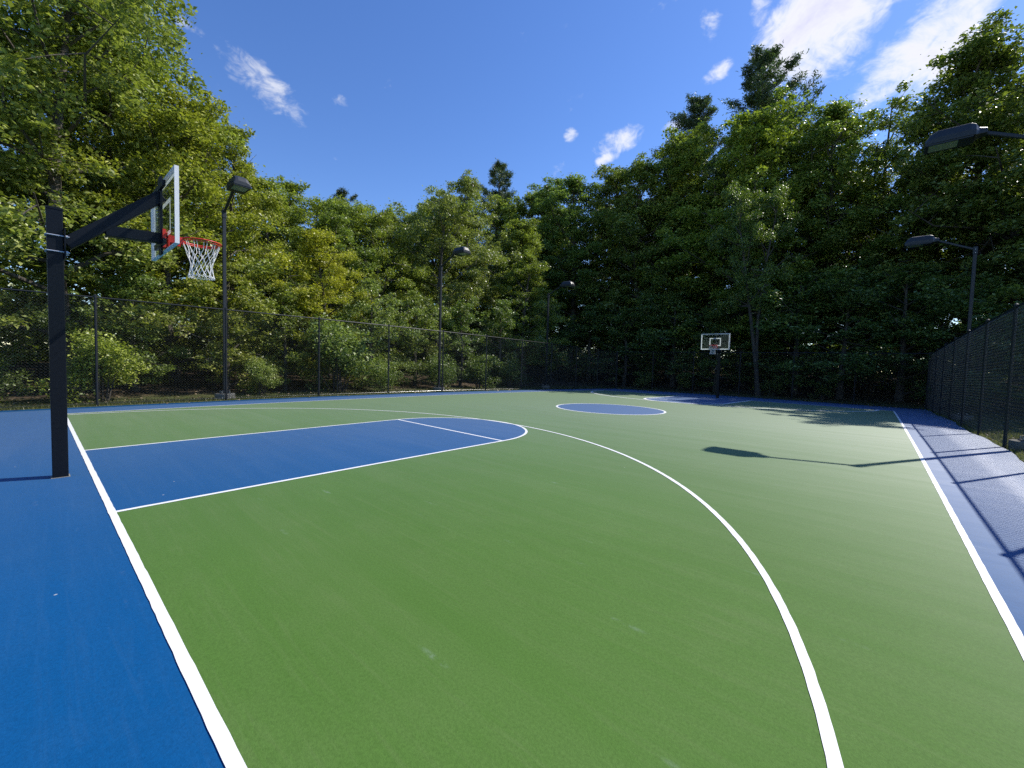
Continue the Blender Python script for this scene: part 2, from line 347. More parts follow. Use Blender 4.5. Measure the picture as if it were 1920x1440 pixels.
xs = np.concatenate([[-400, -200, -110, -70, -50, -40], np.arange(-34, -10, 1.0), np.arange(-10, -8.6, 0.12), np.arange(-8.5, 8.6, 1.0), np.arange(8.7, 10, 0.12), np.arange(10, 26, 1.0), [30, 40, 60, 110, 200, 400]])
ys = np.concatenate([[-300, -120, -50, -25], np.arange(-15, -8.6, 1.0), np.arange(-8.5, -7.6, 0.12), np.arange(-7.5, 30.8, 1.0), np.arange(31, 32.4, 0.12), np.arange(33, 56, 1.0), [60, 70, 90, 130, 220, 450]])
new_obj('ground', grid_mesh('ground', xs, ys, ground_z), MAT_GROUND, kind='structure')

court = empty('court'); court['kind'] = 'structure'; court['label'] = 'painted basketball court with green playing area and blue margins'
def slab():
    xs = np.linspace(EX0, EX1, 26); ys = np.linspace(EY0, EY1, 60); X, Y = np.meshgrid(xs, ys)
    wob = 0.05 * np.sin(Y * 0.8) + 0.03 * np.sin(Y * 2.3 + 1)
    X = X + np.where(X < EX0 + 0.01, wob, 0) + np.where(X > EX1 - 0.01, -wob, 0)
    top = np.stack([X, Y, gz(X, Y)], -1).reshape(-1, 3); nx, ny = len(xs), len(ys)
    i = (np.arange(ny - 1)[:, None] * nx + np.arange(nx - 1)[None, :]).ravel(); q = [np.stack([i, i + 1, i + 1 + nx, i + nx], -1)]
    ring = np.concatenate([np.arange(nx), np.arange(1, ny) * nx + nx - 1, (ny - 1) * nx + np.arange(nx - 2, -1, -1), np.arange(ny - 2, 0, -1) * nx])
    low = top[ring] - np.array([0, 0, 0.12]); n0 = len(top); k = np.arange(len(ring)); k2 = (k + 1) % len(ring)
    q.append(np.stack([ring[k], n0 + k, n0 + k2, ring[k2]], -1))
    return mesh_np('margin_surface', np.concatenate([top, low]), quads=np.concatenate(q))
new_obj('margin_surface', slab(), MAT_BLUE, court)
def flat(name, outline_rows, mat, dz):
    """sheet from rows of matching points"""
    a = np.array(outline_rows, float); n, k = a.shape[:2]; v = a.reshape(-1, 2)
    i = (np.arange(n - 1)[:, None] * k + np.arange(k - 1)[None, :]).ravel()
    v = np.column_stack([v, gz(v[:, 0], v[:, 1]) + dz])
    return new_obj(name, mesh_np(name, v, quads=np.stack([i, i + 1, i + 1 + k, i + k], -1)), mat, court)
def rect(name, x0, x1, y0, y1, mat, dz, step=0.8):
    nx = max(2, int((x1 - x0) / step) + 2); ny = max(2, int((y1 - y0) / step) + 2)
    return flat(name, [[(x, y) for x in np.linspace(x0, x1, nx)] for y in np.linspace(y0, y1, ny)], mat, dz)
def strip(name, pts, w, dz=0.0045):
    p = np.array(pts, float)
    d_ = np.concatenate([[0], np.cumsum(np.linalg.norm(np.diff(p, axis=0), axis=1))]); u_ = np.linspace(0, d_[-1], max(len(p), int(d_[-1] / 0.09)))
    p = np.stack([np.interp(u_, d_, p[:, 0]), np.interp(u_, d_, p[:, 1])], 1)
    t = np.gradient(p, axis=0); t /= np.linalg.norm(t, axis=1)[:, None]; n = np.stack([-t[:, 1], t[:, 0]], 1) * w / 2
    j1, j2 = (1 + rng.normal(size=(2, len(p))) * 0.04)
    return flat(name, [p - n * j1[:, None], p + n * j2[:, None]], MAT_LINE, dz)
def seg(a, b, step=0.5):
    n = max(2, int(math.dist(a, b) / step) + 2); return [(a[0] + (b[0] - a[0]) * k / (n - 1), a[1] + (b[1] - a[1]) * k / (n - 1)) for k in range(n)]
rect('playing_area', XL, XR, 0.0, LEN, MAT_GREEN, 0.0015)
def arc(cx, cy, r, a0, a1, n=72): return [(cx + r * math.cos(a0 + (a1 - a0) * k / n), cy + r * math.sin(a0 + (a1 - a0) * k / n)) for k in range(n + 1)]
h = LW / 2
strip('baseline', seg((XL - h, 0), (XR + h, 0)), LW, 0.0052); strip('baseline', seg((XL - h, LEN), (XR + h, LEN)), 0.11, 0.0052)
strip('sideline', seg((XL, h + .001), (XL, LEN - h - .001)), LW, 0.0052); strip('sideline', seg((XR, h + .001), (XR, LEN - h - .001)), LW, 0.0052)
for far in (0, 1):
    fy = (lambda y: y) if not far else (lambda y: LEN - y)
    LF = 0.13 if far else LW
    FTL, FTR = (5.48, 5.36) if not far else (5.42, 5.42)
    rect('key', -KEY, KEY, min(fy(h), fy(5.42)), max(fy(h), fy(5.42)), MAT_BLUE, 0.003)
    top = arc(0, 5.42, KEY, 0, math.pi, 48)
    flat('key_head', [[(x * s, fy(5.421 + (y - 5.42) * s)) for x, y in top] for s in (0.001, 0.25, 0.5, 0.75, 1.0)], MAT_BLUE, 0.003)
    ft = strip('free_throw_line', [(x, fy(y)) for x, y in seg((-KEY + h, FTL), (KEY - h, FTR))], LF)
    for sx in (-1, 1): strip('key_line', [(x, fy(y)) for x, y in seg((sx * KEY, h + .001), (sx * KEY, 5.42))], LF)
    strip('key_circle_line', [(x, fy(y)) for x, y in arc(0, 5.421, KEY, 0, math.pi, 160)], LF, 0.0049)
    strip('three_point_line', [(x, fy(y)) for x, y in arc(0, YA, R3, 0.0085, math.pi - 0.0085, 300)], LF, 0.0056)
cc = arc(0, LEN / 2, CIRC, 0, 2 * math.pi, 72)
flat('centre_circle', [[(x * s, LEN / 2 + (y - LEN / 2) * s) for x, y in cc] for s in (0.001, 0.3, 0.65, 1.0)], MAT_BLUE, 0.003)
flat('centre_circle_line', [[(x * s, LEN / 2 + (y - LEN / 2) * s) for x, y in cc] for s in (1 - 0.036 / CIRC, 1 + 0.036 / CIRC)], MAT_LINE, 0.0045)

# ------------------------------------------------------------------ chain link fences
FH = 3.05
def link_panel(width, height, d=0.078, r=0.0045):
    """woven wire: zigzag strands, each a thin three sided tube, drawn in local XZ"""
    V, Q = [], []; nb = 0
    cols = int(round(width / d)); rows = int(round(height / d)); w = width / cols; hgt = height / rows
    ang = np.array([0.5, 2.6, 4.7])
    for c in range(cols + 1):
        # strand c zigzags between column c and c+1 half cells
        k = np.arange(rows * 2 + 1); side = (k % 2) * 1.0
        x = np.clip((c - 0.5) * w + (side) * w, 0, width) if c % 1 == 0 else None
        z = k * hgt / 2; y = np.where(k % 2 == 0, 0.002, -0.002)
        P = np.stack([x, y, z], -1)
        ring = np.stack([np.cos(ang) * r, np.sin(ang) * r, np.zeros(3)], -1)
        v = (P[:, None, :] + ring[None]).reshape(-1, 3); n = len(P)
        i = (np.arange(n - 1)[:, None] * 3 + np.arange(3)[None]).ravel(); j = (np.arange(n - 1)[:, None] * 3 + (np.arange(3)[None] + 1) % 3).ravel()
        Q.append(np.stack([i, j, j + 3, i + 3], -1) + nb); V.append(v); nb += len(v)
    return mesh_np('mesh_panel', np.concatenate(V), quads=np.concatenate(Q))
def cyl_mesh(name, r, z0, z1, n=12, cap_dome=0.0):
    pts, rad = [(0, 0, z0), (0, 0, z1)], [r, r]
    if cap_dome: pts += [(0, 0, z1 + cap_dome * 0.6), (0, 0, z1 + cap_dome)]; rad += [r * 0.8, r * 0.25]
    return MB().tube(pts, rad, n).mesh(name, smooth=False)
POST_ME = cyl_mesh('post', 0.031, -0.15, FH, 10); BIG_POST_ME = cyl_mesh('post', 0.042, -0.15, FH + 0.02, 12)
CAP_ME = MB().tube([(0, 0, FH - .045), (0, 0, FH + 0.035), (0, 0, FH + .06)], [0.040, 0.040, 0.012], 10).mesh('post_cap')
TIE_ME = MB().tube([(0.036 * math.cos(a), 0.036 * math.sin(a), 0) for a in np.linspace(0, 6.28, 11)[:-1]], 0.004, 5, closed=True).mesh('tie_band')
for me_ in (POST_ME, BIG_POST_ME, CAP_ME, TIE_ME): me_.materials.append(MAT_POST)
PANELS = {}
def fence(label, a, b, n, wire):
    a, b = Vector((*a, 0)), Vector((*b, 0)); d = (b - a); L = d.length / n; rz = math.atan2(d.y, d.x)
    e = empty('chain_link_fence', (a.x, a.y, 0), rz); tag(e, label, 'fence', 'chain link fences round the court')
    side = e.matrix_basis
    zs = [float(gz((a + d * k / n).x, (a + d * k / n).y)) for k in range(n + 1)]
    key = (round(L, 3), wire)
    if key not in PANELS:
        me = link_panel(L - 0.066, FH - 0.10, r=wire); me.materials.append(MAT_VINYL); PANELS[key] = me
    for k in range(n + 1):
        o = new_obj('post', BIG_POST_ME if k in (0, n) else POST_ME, None, e); o.location = (k * L, 0, zs[k])
        o2 = new_obj('post_cap', CAP_ME, None, o)
        for zt in (0.35, 0.95, 1.55, 2.15, 2.7):
            o3 = new_obj('tie_band', TIE_ME, None, o); o3.location = (0, 0, zt)
    MB().tube([(k * L, 0.0, zs[k] + FH - 0.021) for k in range(n + 1)], 0.0215, 8).build('top_rail', MAT_POST, e)
    MB().tube([(k * L, 0.0, zs[k] + 0.055) for k in range(n + 1)], 0.004, 5).build('tension_wire', MAT_VINYL, e)
    for k in range(n):
        p = new_obj('mesh_panel', PANELS[key], None, e); p.location = (k * L + 0.033, -0.0, zs[k] + 0.05); p.rotation_euler = (0, math.atan2(zs[k] - zs[k + 1], L), 0)
    return e
FXL, FXR, FYF = -9.42, 9.27, 31.75
fence('black chain link fence along the left side behind three lamp posts', (FXL, 0.7 - 3.105 * 3), (FXL, FYF), 13, 0.0062)
fence('black chain link fence across the shaded far end behind the far hoop', (FXL + 0.05, FYF), (FXR - 0.05, FYF), 6, 0.0045)
fence('black chain link fence along the right side, close and seen at a slant', (FXR, FYF), (FXR, FYF - 3.05 * 11), 11, 0.0036)

# ------------------------------------------------------------------ lamp posts
def lamp_post(label, x, y, face):
    """face +1 arm towards +X, -1 towards -X; local X points along the arm"""
    e = empty('lamp_post', (x, y, float(gz(x, y))), 0 if face > 0 else math.pi); tag(e, label, 'lamp post', 'lamp posts round the court')
    MB().tube([(0, 0, -0.3), (0, 0, 0.17)], 0.30, 20).build('concrete_footing', MAT_CONC, e, bevel=0.025)
    bp = MB().box(-0.15, 0.15, -0.15, 0.15, 0.17, 0.20).box(-0.09, 0.09, -0.09, 0.09, 0.20, 0.27).build('base_plate', MAT_POLE, e, bevel=0.006)
    for sx in (-1, 1):
        for sy in (-1, 1): MB().tube([(sx * .115, sy * .115, 0.20), (sx * .115, sy * .115, 0.26)], 0.014, 6).build('anchor_bolt', MAT_GALV, bp)
    MB().box(-0.05, 0.05, -0.05, 0.05, 0.20, 6.36).build('pole', MAT_POLE, e, bevel=0.012)
    kn = MB().box(-0.062, 0.062, -0.062, 0.062, 6.22, 6.50).build('knuckle', MAT_POLE, e, bevel=0.012)
    for zz in (6.28, 6.40): MB().tube([(0, -0.08, zz), (0, 0.08, zz)], 0.012, 6).build('bolt', MAT_GALV, kn)
    MB().bar((0.0, 0, 6.40), (1.06, 0, 6.92), 0.07, 0.07).build('arm', MAT_POLE, e, bevel=0.012)
    # housing: arched shoebox, cross-section swept along local X
    def section(w, z0, z1, sh):     # bottom lip then sloping shoulders
        return [(-w, z0), (w, z0), (w, z0 + (z1 - z0) * 0.38), (w * sh, z1 - 0.03), (w * sh * 0.6, z1), (-w * sh * 0.6, z1), (-w * sh, z1 - 0.03), (-w, z0 + (z1 - z0) * 0.38)]
    mb = MB(); secs = [(0.98, section(0.10, 6.86, 6.99, 0.8)), (1.10, section(0.13, 6.85, 7.02, 0.8)), (1.16, section(0.22, 6.82, 7.10, 0.72)), (1.24, section(0.25, 6.82, 7.14, 0.72)),
                       (1.76, section(0.25, 6.82, 7.14, 0.72)), (1.88, section(0.245, 6.82, 7.07, 0.72)), (1.96, section(0.24, 6.82, 6.94, 0.8))]
    mb.add([(X, yy, zz) for X, s_ in secs for yy, zz in s_], [(i * 8 + j, i * 8 + (j + 1) % 8, (i + 1) * 8 + (j + 1) % 8, (i + 1) * 8 + j) for i in range(len(secs) - 1) for j in range(8)] + [tuple(range(8))[::-1], tuple((len(secs) - 1) * 8 + j for j in range(8))])
    head = mb.build('housing', MAT_HEAD, e, bevel=0.008)
    fr = MB()
    for (x0, x1, y0, y1) in ((1.20, 1.95, -.238, -.20), (1.20, 1.95, .20, .238), (1.20, 1.42, -.20, .20), (1.90, 1.95, -.20, .20)): fr.box(x0, x1, y0, y1, 6.79, 6.818)
    fr.build('door_frame', MAT_POLE, head)
    MB().box(1.42, 1.90, -0.20, 0.20, 6.80, 6.812).build('lens', MAT_LENS, head)
    return e
lamp_post('lamp post behind the left fence nearest the near basketball hoop, tallest in view', -10.1, 3.94, 1)
lamp_post('middle lamp post behind the left fence with its arm over the court', -10.1, 13.45, 1)
lamp_post('farthest lamp post on the left side, its base in the shade', -10.1, 22.8, 1)
lamp_post('near right lamp post with its big head high at the right edge', 9.62, 13.45, -1)
lamp_post('far right lamp post rising behind the slanted right fence', 9.62, 22.8, -1)

# ------------------------------------------------------------------ basketball hoops
def hoop(label, x, y, rz):
    e = empty('basketball_hoop', (x, y, float(gz(x, y))), rz); tag(e, label, 'basketball hoop', 'basketball hoops')
    pw = 0.066
    pole = MB().box(-pw, pw, -pw, pw, -0.2, 3.10).build('pole', MAT_BLACK, e, bevel=0.006)
    MB().box(-pw - .003, pw + .003, -pw - .003, pw + .003, 3.10, 3.13).build('pole_cap', MAT_BLACK, pole, bevel=0.005)
    MB().box(-pw - .012, pw + .012, -pw - .012, pw + .012, -0.05, 0.006).build('base_sealant', MAT_CONC, pole)
    MB().box(-0.1, 0.1, 0.070, 0.084, 2.56, 2.90).build('clamp_plate', MAT_BLACK, e, bevel=0.003)
    for zz in (2.81, 2.63):
        q = pw + 0.009
        MB().tube([(-q, 0.115, zz), (-q, -q + .012, zz), (-q + .012, -q, zz), (q - .012, -q, zz), (q, -q + .012, zz), (q, 0.115, zz)], 0.0075, 8).build('u_bolt', MAT_GALV, e)
        for sx in (-1, 1): MB().tube([(sx * q, 0.085, zz), (sx * q, 0.102, zz)], 0.016, 6).build('nut', MAT_GALV, e)
    MB().bar((0, 0.085, 2.735), (0, 0.965, 3.565), 0.105, 0.135).build('extension_arm', MAT_BLACK, e, bevel=0.008)
    MB().bar((0, 0.42, 2.975), (0, 0.96, 3.01), 0.100, 0.130).build('lower_arm', MAT_BLACK, e, bevel=0.008)
    ch = MB().box(-0.075, 0.075, 0.935, 0.962, 2.80, 3.80).build('mounting_channel', MAT_BLACK, e, bevel=0.004)
    for zz, wd in ((3.66, 0.30), (2.93, 0.30)): MB().box(-wd, wd, 0.925, 0.960 - .001, zz - .035, zz + .035).build('cross_bracket', MAT_BLACK, ch, bevel=0.004)
    W, Z0, Z1, Y0, Y1 = 0.765, 2.835, 3.750, 0.963, 1.008
    bb = MB().box(-W + .004, W - .004, Y1 - 0.016, Y1 - 0.006, Z0 + .004, Z1 - .004).build('backboard', MAT_GLASS, e)
    fr = MB(); pb = MB(); b = 0.055
    for (x0, x1, z0, z1) in ((-W, W, Z0, Z0 + b), (-W, W, Z1 - b, Z1), (-W, -W + b, Z0 + b, Z1 - b), (W - b, W, Z0 + b, Z1 - b)):
        pb.add([(x0, Y1 - .0055, z0), (x1, Y1 - .0055, z0), (x1, Y1 - .0055, z1), (x0, Y1 - .0055, z1)], [(0, 1, 2, 3)])
    for (x0, x1, z0, z1) in ((-W, W, Z0 - .004, Z0 + .006), (-W, W, Z1 - .006, Z1 + .004), (-W - .002, -W + .008, Z0 - .003, Z1 + .003), (W - .008, W + .002, Z0 - .003, Z1 + .003)): fr.box(x0, x1, Y0, Y1 - 0.001, z0, z1)
    fr.build('board_frame', MAT_WHITE, bb); pb.build('painted_border', MAT_PAINT, bb)
    sq = MB(); s0, sz0, sz1 = 0.305, 3.04, 3.50
    for (x0, x1, z0, z1) in ((-s0, s0, sz0, sz0 + b), (-s0, s0, sz1 - b, sz1), (-s0, -s0 + b, sz0 + b, sz1 - b), (s0 - b, s0, sz0 + b, sz1 - b)): sq.add([(x0, Y1 - .0052, z0), (x1, Y1 - .0052, z0), (x1, Y1 - .0052, z1), (x0, Y1 - .0052, z1)], [(0, 1, 2, 3)])
    sq.build('target_square', MAT_PAINT, bb)
    ZR, CYR, RR = 3.06, Y1 + 0.155 + 0.2286, 0.2286
    rim = MB().tube([(RR * math.cos(a), CYR + RR * math.sin(a), ZR) for a in np.linspace(0, 2 * math.pi, 49)[:-1]], 0.0095, 8, closed=True).build('rim', MAT_RED, e, smooth=True)
    MB().tube([((RR - .012) * math.cos(a), CYR + (RR - .012) * math.sin(a), ZR - 0.024) for a in np.linspace(0, 2 * math.pi, 49)[:-1]], 0.0075, 8, closed=True).build('lower_ring', MAT_RED, rim, smooth=True)
    MB().box(-0.115, 0.115, Y1 + .001, Y1 + 0.016, 2.91, 3.10).box(-0.085, 0.085, Y1 + .016, Y1 + 0.165, 3.052, 3.062).box(-0.085, -0.077, Y1 + .016, Y1 + 0.165, 2.97, 3.052).box(0.077, 0.085, Y1 + .016, Y1 + 0.165, 2.97, 3.052).build('rim_bracket', MAT_RED, rim)
    MB().box(-0.125, 0.125, Y0 - .012, Y1 - .022, 2.89, 3.12).build('back_plate', MAT_RED, rim)
    # net: twelve loops on the ring that drop, then cross into a lattice and gather at the hem
    net = MB(); rs = random.Random(3)
    def rad_at(t): return 0.222 - 0.100 * min(1, t / 0.66) ** 0.85 + (0.028 * ((t - 0.66) / 0.34) ** 1.3 if t > 0.66 else 0)
    def pt(th, t): return (rad_at(t) * math.cos(th), CYR + rad_at(t) * math.sin(th), ZR - 0.018 - 0.46 * t)
    for i in range(12):
        for s in (-1, 1):
            th0 = 2 * math.pi * i / 12 + 0.08 * s; tw = 2 * math.pi / 12 * 0.42
            pts = []
            for k in range(19):
                t = k / 18.0; tt = max(0, (t - 0.22) / 0.78)
                p_ = Vector(pt(th0 + s * 2 * math.pi / 12 * 2.1 * tt + (rs.random() - .5) * 0.035, t)); pts.append(p_ + Vector((0, 0, (rs.random() - .5) * 0.006)))
            net.tube(pts, 0.0040, 5)
    for k in range(24):
        a0 = 2 * math.pi * k / 24; net.tube([pt(a0, 0.985), (Vector(pt(a0 + 0.13, 1.0)) + Vector((0, 0, -0.018))), pt(a0 + 0.262, 0.985)], 0.0045, 5)
    net.build('net', MAT_NET, e)
    return e
hoop('near basketball hoop with its back to the left edge', -0.13, -0.27, 0.0)
hoop('far basketball hoop facing the viewer before the dark woods', 0.02, LEN + 0.27, math.pi)

# ------------------------------------------------------------------ vegetation
def leaf_cloud(cent, size, aspect=0.55, up=0.5, fold=0.25, r=rng, dirs=None):
    """one diamond leaf per centre; up = how far leaves lie flat"""
    n = len(cent); nrm = r.normal(size=(n, 3)); nrm[:, 2] = np.abs(nrm[:, 2]) + up * 2.0; nrm /= np.linalg.norm(nrm, axis=1)[:, None]
    ax = r.normal(size=(n, 3)) if dirs is None else dirs + r.normal(size=(n, 3)) * 0.35
    ax -= nrm * (ax * nrm).sum(1)[:, None]; ax /= np.linalg.norm(ax, axis=1)[:, None] + 1e-9
    sd = np.cross(nrm, ax); L = (size * r.uniform(0.5, 1.45, n))[:, None]
    v = np.empty((n, 4, 3)); v[:, 0] = cent - ax * L * 0.5; v[:, 2] = cent + ax * L * 0.5 - nrm * L * 0.10
    mid = cent + ax * L * 0.05 + nrm * L * fold * 0.3
    v[:, 1] = mid + sd * L * aspect * 0.5; v[:, 3] = mid - sd * L * aspect * 0.5
    return v.reshape(-1, 3)
def leaf_mesh(name, verts):
    n = len(verts) // 4; return mesh_np(name, verts, quads=np.arange(n * 4).reshape(n, 4))
def in_ball(n, r):
    d = r.normal(size=(n, 3)); d /= np.linalg.norm(d, axis=1)[:, None]; return d * (r.uniform(0, 1, n) ** 0.42)[:, None]
def broadleaf(seed, H, Rc, h0, leaf, n_leaf, n_limb=26, clump=0.8, open_=0.0, lean=0.0, trunk_r=None, forks=1, droop=0.0):
    """trunk with limbs, and a crown of leaf clumps carried on the limb ends"""
    r = np.random.default_rng(seed); mb = MB(); cl = []
    trunk_r = trunk_r or 0.012 * H + 0.05
    for fk in range(forks):
        a_f = math.pi * (1 - fk) + r.uniform(-0.3, 0.3); sp = 0.0 if forks == 1 else (0.20 if fk == 0 else 0.05) * H
        pts, rad = [], []; wob = r.normal(size=2) * 0.02 * H
        for k in range(9):
            t = k / 8; pts.append((sp * t ** 1.2 * math.cos(a_f) + wob[0] * math.sin(t * 4) + lean * H * t, sp * t ** 1.2 * math.sin(a_f) + wob[1] * math.sin(t * 3 + 1), -0.35 + (H * 0.93 + 0.35) * t))
            rad.append(trunk_r * ((1 - t) ** 0.8 * 0.92 + 0.06) * (1.25 if k == 0 else 1) * (0.75 if forks > 1 else 1))
        mb.tube(pts, rad, 8); P = np.array(pts)
        for i in range(n_limb // forks):
            t = h0 + (0.97 - h0) * ((i + r.uniform(0, 0.9)) / (n_limb // forks)); az = i * 2.4 + r.uniform(-0.5, 0.5)
            s = (t - h0) / (1 - h0); prof = max(0.26, 1 - (max(0.0, s - 0.42) / 0.62) ** 2) * (0.78 + 0.22 * min(1, s / 0.3))
            Ln = Rc * prof * r.uniform(0.65, 1.15); el = R(8 + 50 * s + r.uniform(-14, 16)) - droop
            kk = t * 8; i0 = min(7, int(kk)); b = P[i0] + (P[i0 + 1] - P[i0]) * (kk - i0)
            dv = np.array([math.cos(az) * math.cos(el), math.sin(az) * math.cos(el), math.sin(el)]); lr = trunk_r * 0.42 * (1 - t * 0.7)
            q = [b + dv * Ln * u + np.array([0, 0, 0.10 * Ln * u * u - droop * Ln * 0.35 * u * u]) + r.normal(size=3) * 0.03 * Ln * (u > 0) for u in (0, 0.35, 0.7, 1.0)]
            mb.tube(q, [lr, lr * .7, lr * .42, lr * .15], 5)
            nb = 4 + int(1.7 * Ln)
            for j in range(nb):
                u = r.uniform(0.3, 1.05); kq = min(2, int(u * 3)); c = q[kq] + (q[kq + 1] - q[kq]) * min(1.2, u * 3 - kq)
                off = r.normal(size=3) * Ln * 0.22 * np.array([1, 1, 0.7]); e = c + off
                if j < 4: mb.tube([c, (c + e) / 2 + np.array([0, 0, .05]), e], [lr * .3, lr * .2, lr * .06], 4, cap=False)
                cl.append((e, clump * 0.78 * r.uniform(0.45, 1.35) * (0.75 + 0.25 * Ln / Rc)))
    cl = [c for c in cl if r.random() > open_]
    w = np.array([c[1] for c in cl]) ** 2; cnt = np.maximum(12, (n_leaf * w / w.sum())).astype(int); out = []
    for (e, s), k in zip(cl, cnt):
        b = in_ball(k, r) * s * np.array([r.uniform(.7, 1.3), r.uniform(.7, 1.3), r.uniform(.4, .75)]); b[:, 2] -= 0.16 * (b[:, 0] ** 2 + b[:, 1] ** 2) / max(s, .1); out.append(b + e)
    c = np.concatenate(out); st = r.random(len(c)) < 0.14; c[st] += r.normal(size=(st.sum(), 3)) * clump * 0.30; c[:, 2] = np.maximum(c[:, 2], 0.06)
    return mb.mesh('trunk'), leaf_mesh('crown', leaf_cloud(c, leaf, 0.58, 0.35, r=r))
def pine(seed, H, Rc, h0, n_leaf):
    r = np.random.default_rng(seed); mb = MB(); out, dirs = [], []; tr = 0.011 * H + 0.05
    mb.tube([(0.1 * math.sin(k), 0.1 * math.cos(k * 1.3), -0.35 + (H + .2) * k / 10) for k in range(11)], [tr * (1 - k / 10.4) + 0.01 for k in range(11)], 8)
    nw = int(H * (1 - h0) / 0.95); per = n_leaf // (nw * 5)
    for w in range(nw):
        t = h0 + (1 - h0) * (w + r.uniform(0, .8)) / nw; s = (t - h0) / (1 - h0); z = t * H
        for i in range(5):
            if r.random() < 0.14: continue
            az = i * 1.257 + w * 0.9 + r.uniform(-.6, .6); Ln = Rc * ((1 - s) ** 0.62 * 0.85 + 0.16) * r.uniform(0.45, 1.25); el = R(6 + 46 * s + r.uniform(-8, 8))
            d = np.array([math.cos(az) * math.cos(el), math.sin(az) * math.cos(el), math.sin(el)]); b = np.array([0, 0, z])
            curve = lambda u: b + d * Ln * u[:, None] + np.array([0, 0, 1]) * (0.26 * Ln * u ** 2)[:, None]
            q = curve(np.array([0, .5, 1.0])); mb.tube(list(q), [0.05 * (1 - s) + .012, .03 * (1 - s) + .008, .006], 4, cap=False)
            nt = max(4, int(Ln * 4)); sd = np.array([-math.sin(az), math.cos(az), 0])
            for j in range(nt):
                u0 = r.uniform(0.30, 1.0) ** 0.7; k = max(6, per // nt); tip = curve(np.full(1, u0))[0] + sd * r.normal() * 0.26 * Ln * (1.15 - u0) + np.array([0, 0, r.uniform(0, .25)])
                dv = d * 0.6 + sd * r.normal() * 0.7 + np.array([0, 0, .8]); dv /= np.linalg.norm(dv); uu = r.uniform(-0.55, 0.25, k)
                out.append(tip + dv * uu[:, None] + r.normal(size=(k, 3)) * 0.11); dirs.append(np.tile(dv, (k, 1)) + r.normal(size=(k, 3)) * 0.5)
    return mb.mesh('trunk'), leaf_mesh('crown', leaf_cloud(np.concatenate(out), 0.22, 0.20, 0.0, r=r, dirs=np.concatenate(dirs)))
def shrub(seed, H, Rc, leaf, n_leaf):
    r = np.random.default_rng(seed); mb = MB(); cl = []
    for i in range(13):
        az = r.uniform(0, 6.28); a = r.uniform(0.1, 1.0); tip = np.array([math.cos(az) * Rc * a, math.sin(az) * Rc * a, H * (1 - 0.55 * a * a) * r.uniform(0.6, 1.0)])
        mid = tip * np.array([.4, .4, .6]); mb.tube([(0.12 * math.cos(az), .12 * math.sin(az), -.2), mid, tip], [0.022, 0.014, .004], 4, cap=False)
        for j in range(4): cl.append((mid + (tip - mid) * r.uniform(0.1, 1.1) + r.normal(size=3) * 0.15 * Rc, Rc * 0.36 * r.uniform(0.6, 1.2)))
    k = n_leaf // len(cl); c = np.concatenate([in_ball(k, r) * s * np.array([1, 1, 0.75]) + e for e, s in cl]); c[:, 2] = np.maximum(np.abs(c[:, 2]), 0.03)
    return mb.mesh('stems'), leaf_mesh('foliage', leaf_cloud(c, leaf, 0.5, 0.35, r=r))
PROTO = {}
def proto(k, f, h, leaf_mat=None):
    a, b = f; a.materials.append(MAT_BARK); b.materials.append(leaf_mat or MAT_LEAF); PROTO[k] = (a, b, h)
proto('oak1', broadleaf(11, 16, 4.6, 0.10, 0.150, 52000, 34, 0.80), 16)
proto('oak2', broadleaf(12, 16, 4.4, 0.14, 0.150, 46000, 30, 0.78, 0.05), 16)
proto('maple1', broadleaf(21, 12, 3.3, 0.07, 0.125, 40000, 32, 0.66), 12)
proto('maple2', broadleaf(22, 12, 3.0, 0.10, 0.120, 36000, 30, 0.62), 12)
proto('tall1', broadleaf(31, 22, 4.2, 0.10, 0.185, 66000, 52, 0.86, 0.14), 22)
proto('tall2', broadleaf(32, 22, 4.2, 0.12, 0.185, 58000, 48, 0.86, 0.18), 22)
proto('tall3', broadleaf(33, 22, 3.8, 0.14, 0.175, 48000, 44, 0.80, 0.20, forks=2), 22)
proto('fork', broadleaf(36, 20, 4.4, 0.40, 0.180, 34000, 34, 0.85, 0.06, forks=2, trunk_r=0.36), 20)
proto('small1', broadleaf(41, 6, 2.2, 0.08, 0.105, 15000, 22, 0.5), 6)
proto('small2', broadleaf(42, 6, 2.0, 0.16, 0.105, 12000, 20, 0.46, 0.08), 6)
proto('pine1', pine(51, 26, 4.0, 0.35, 52000), 26, MAT_NEEDLE)
proto('pine2', pine(52, 26, 3.8, 0.30, 50000), 26, MAT_NEEDLE)
proto('shrub1', shrub(61, 2.0, 1.3, 0.095, 7500), 2)
proto('shrub2', shrub(62, 2.0, 1.5, 0.085, 6500), 2)
def plant(kind, name, x, y, H, label, group=None, col=(1, 1, 1), rz=None, wide=1.0, cat='tree'):
    a, b, h0 = PROTO[kind]; s = H / h0
    e = empty(name, (x, y, float(ground_z(x, y))), (0.75 if kind == 'fork' else random.uniform(0, 6.28)) if rz is None else rz); e.scale = (s * wide, s * wide, s)
    tag(e, label, cat, group)
    t = new_obj('trunk' if cat != 'shrub' else 'stems', a, None, e); c = new_obj('crown' if cat != 'shrub' else 'foliage', b, None, e); c.color = (*col, 1)
    return e
random.seed(5)
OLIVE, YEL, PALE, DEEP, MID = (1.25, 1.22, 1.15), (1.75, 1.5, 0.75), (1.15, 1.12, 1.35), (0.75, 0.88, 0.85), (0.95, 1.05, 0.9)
GL, GF = 'trees behind the left fence', 'trees behind the far fence'
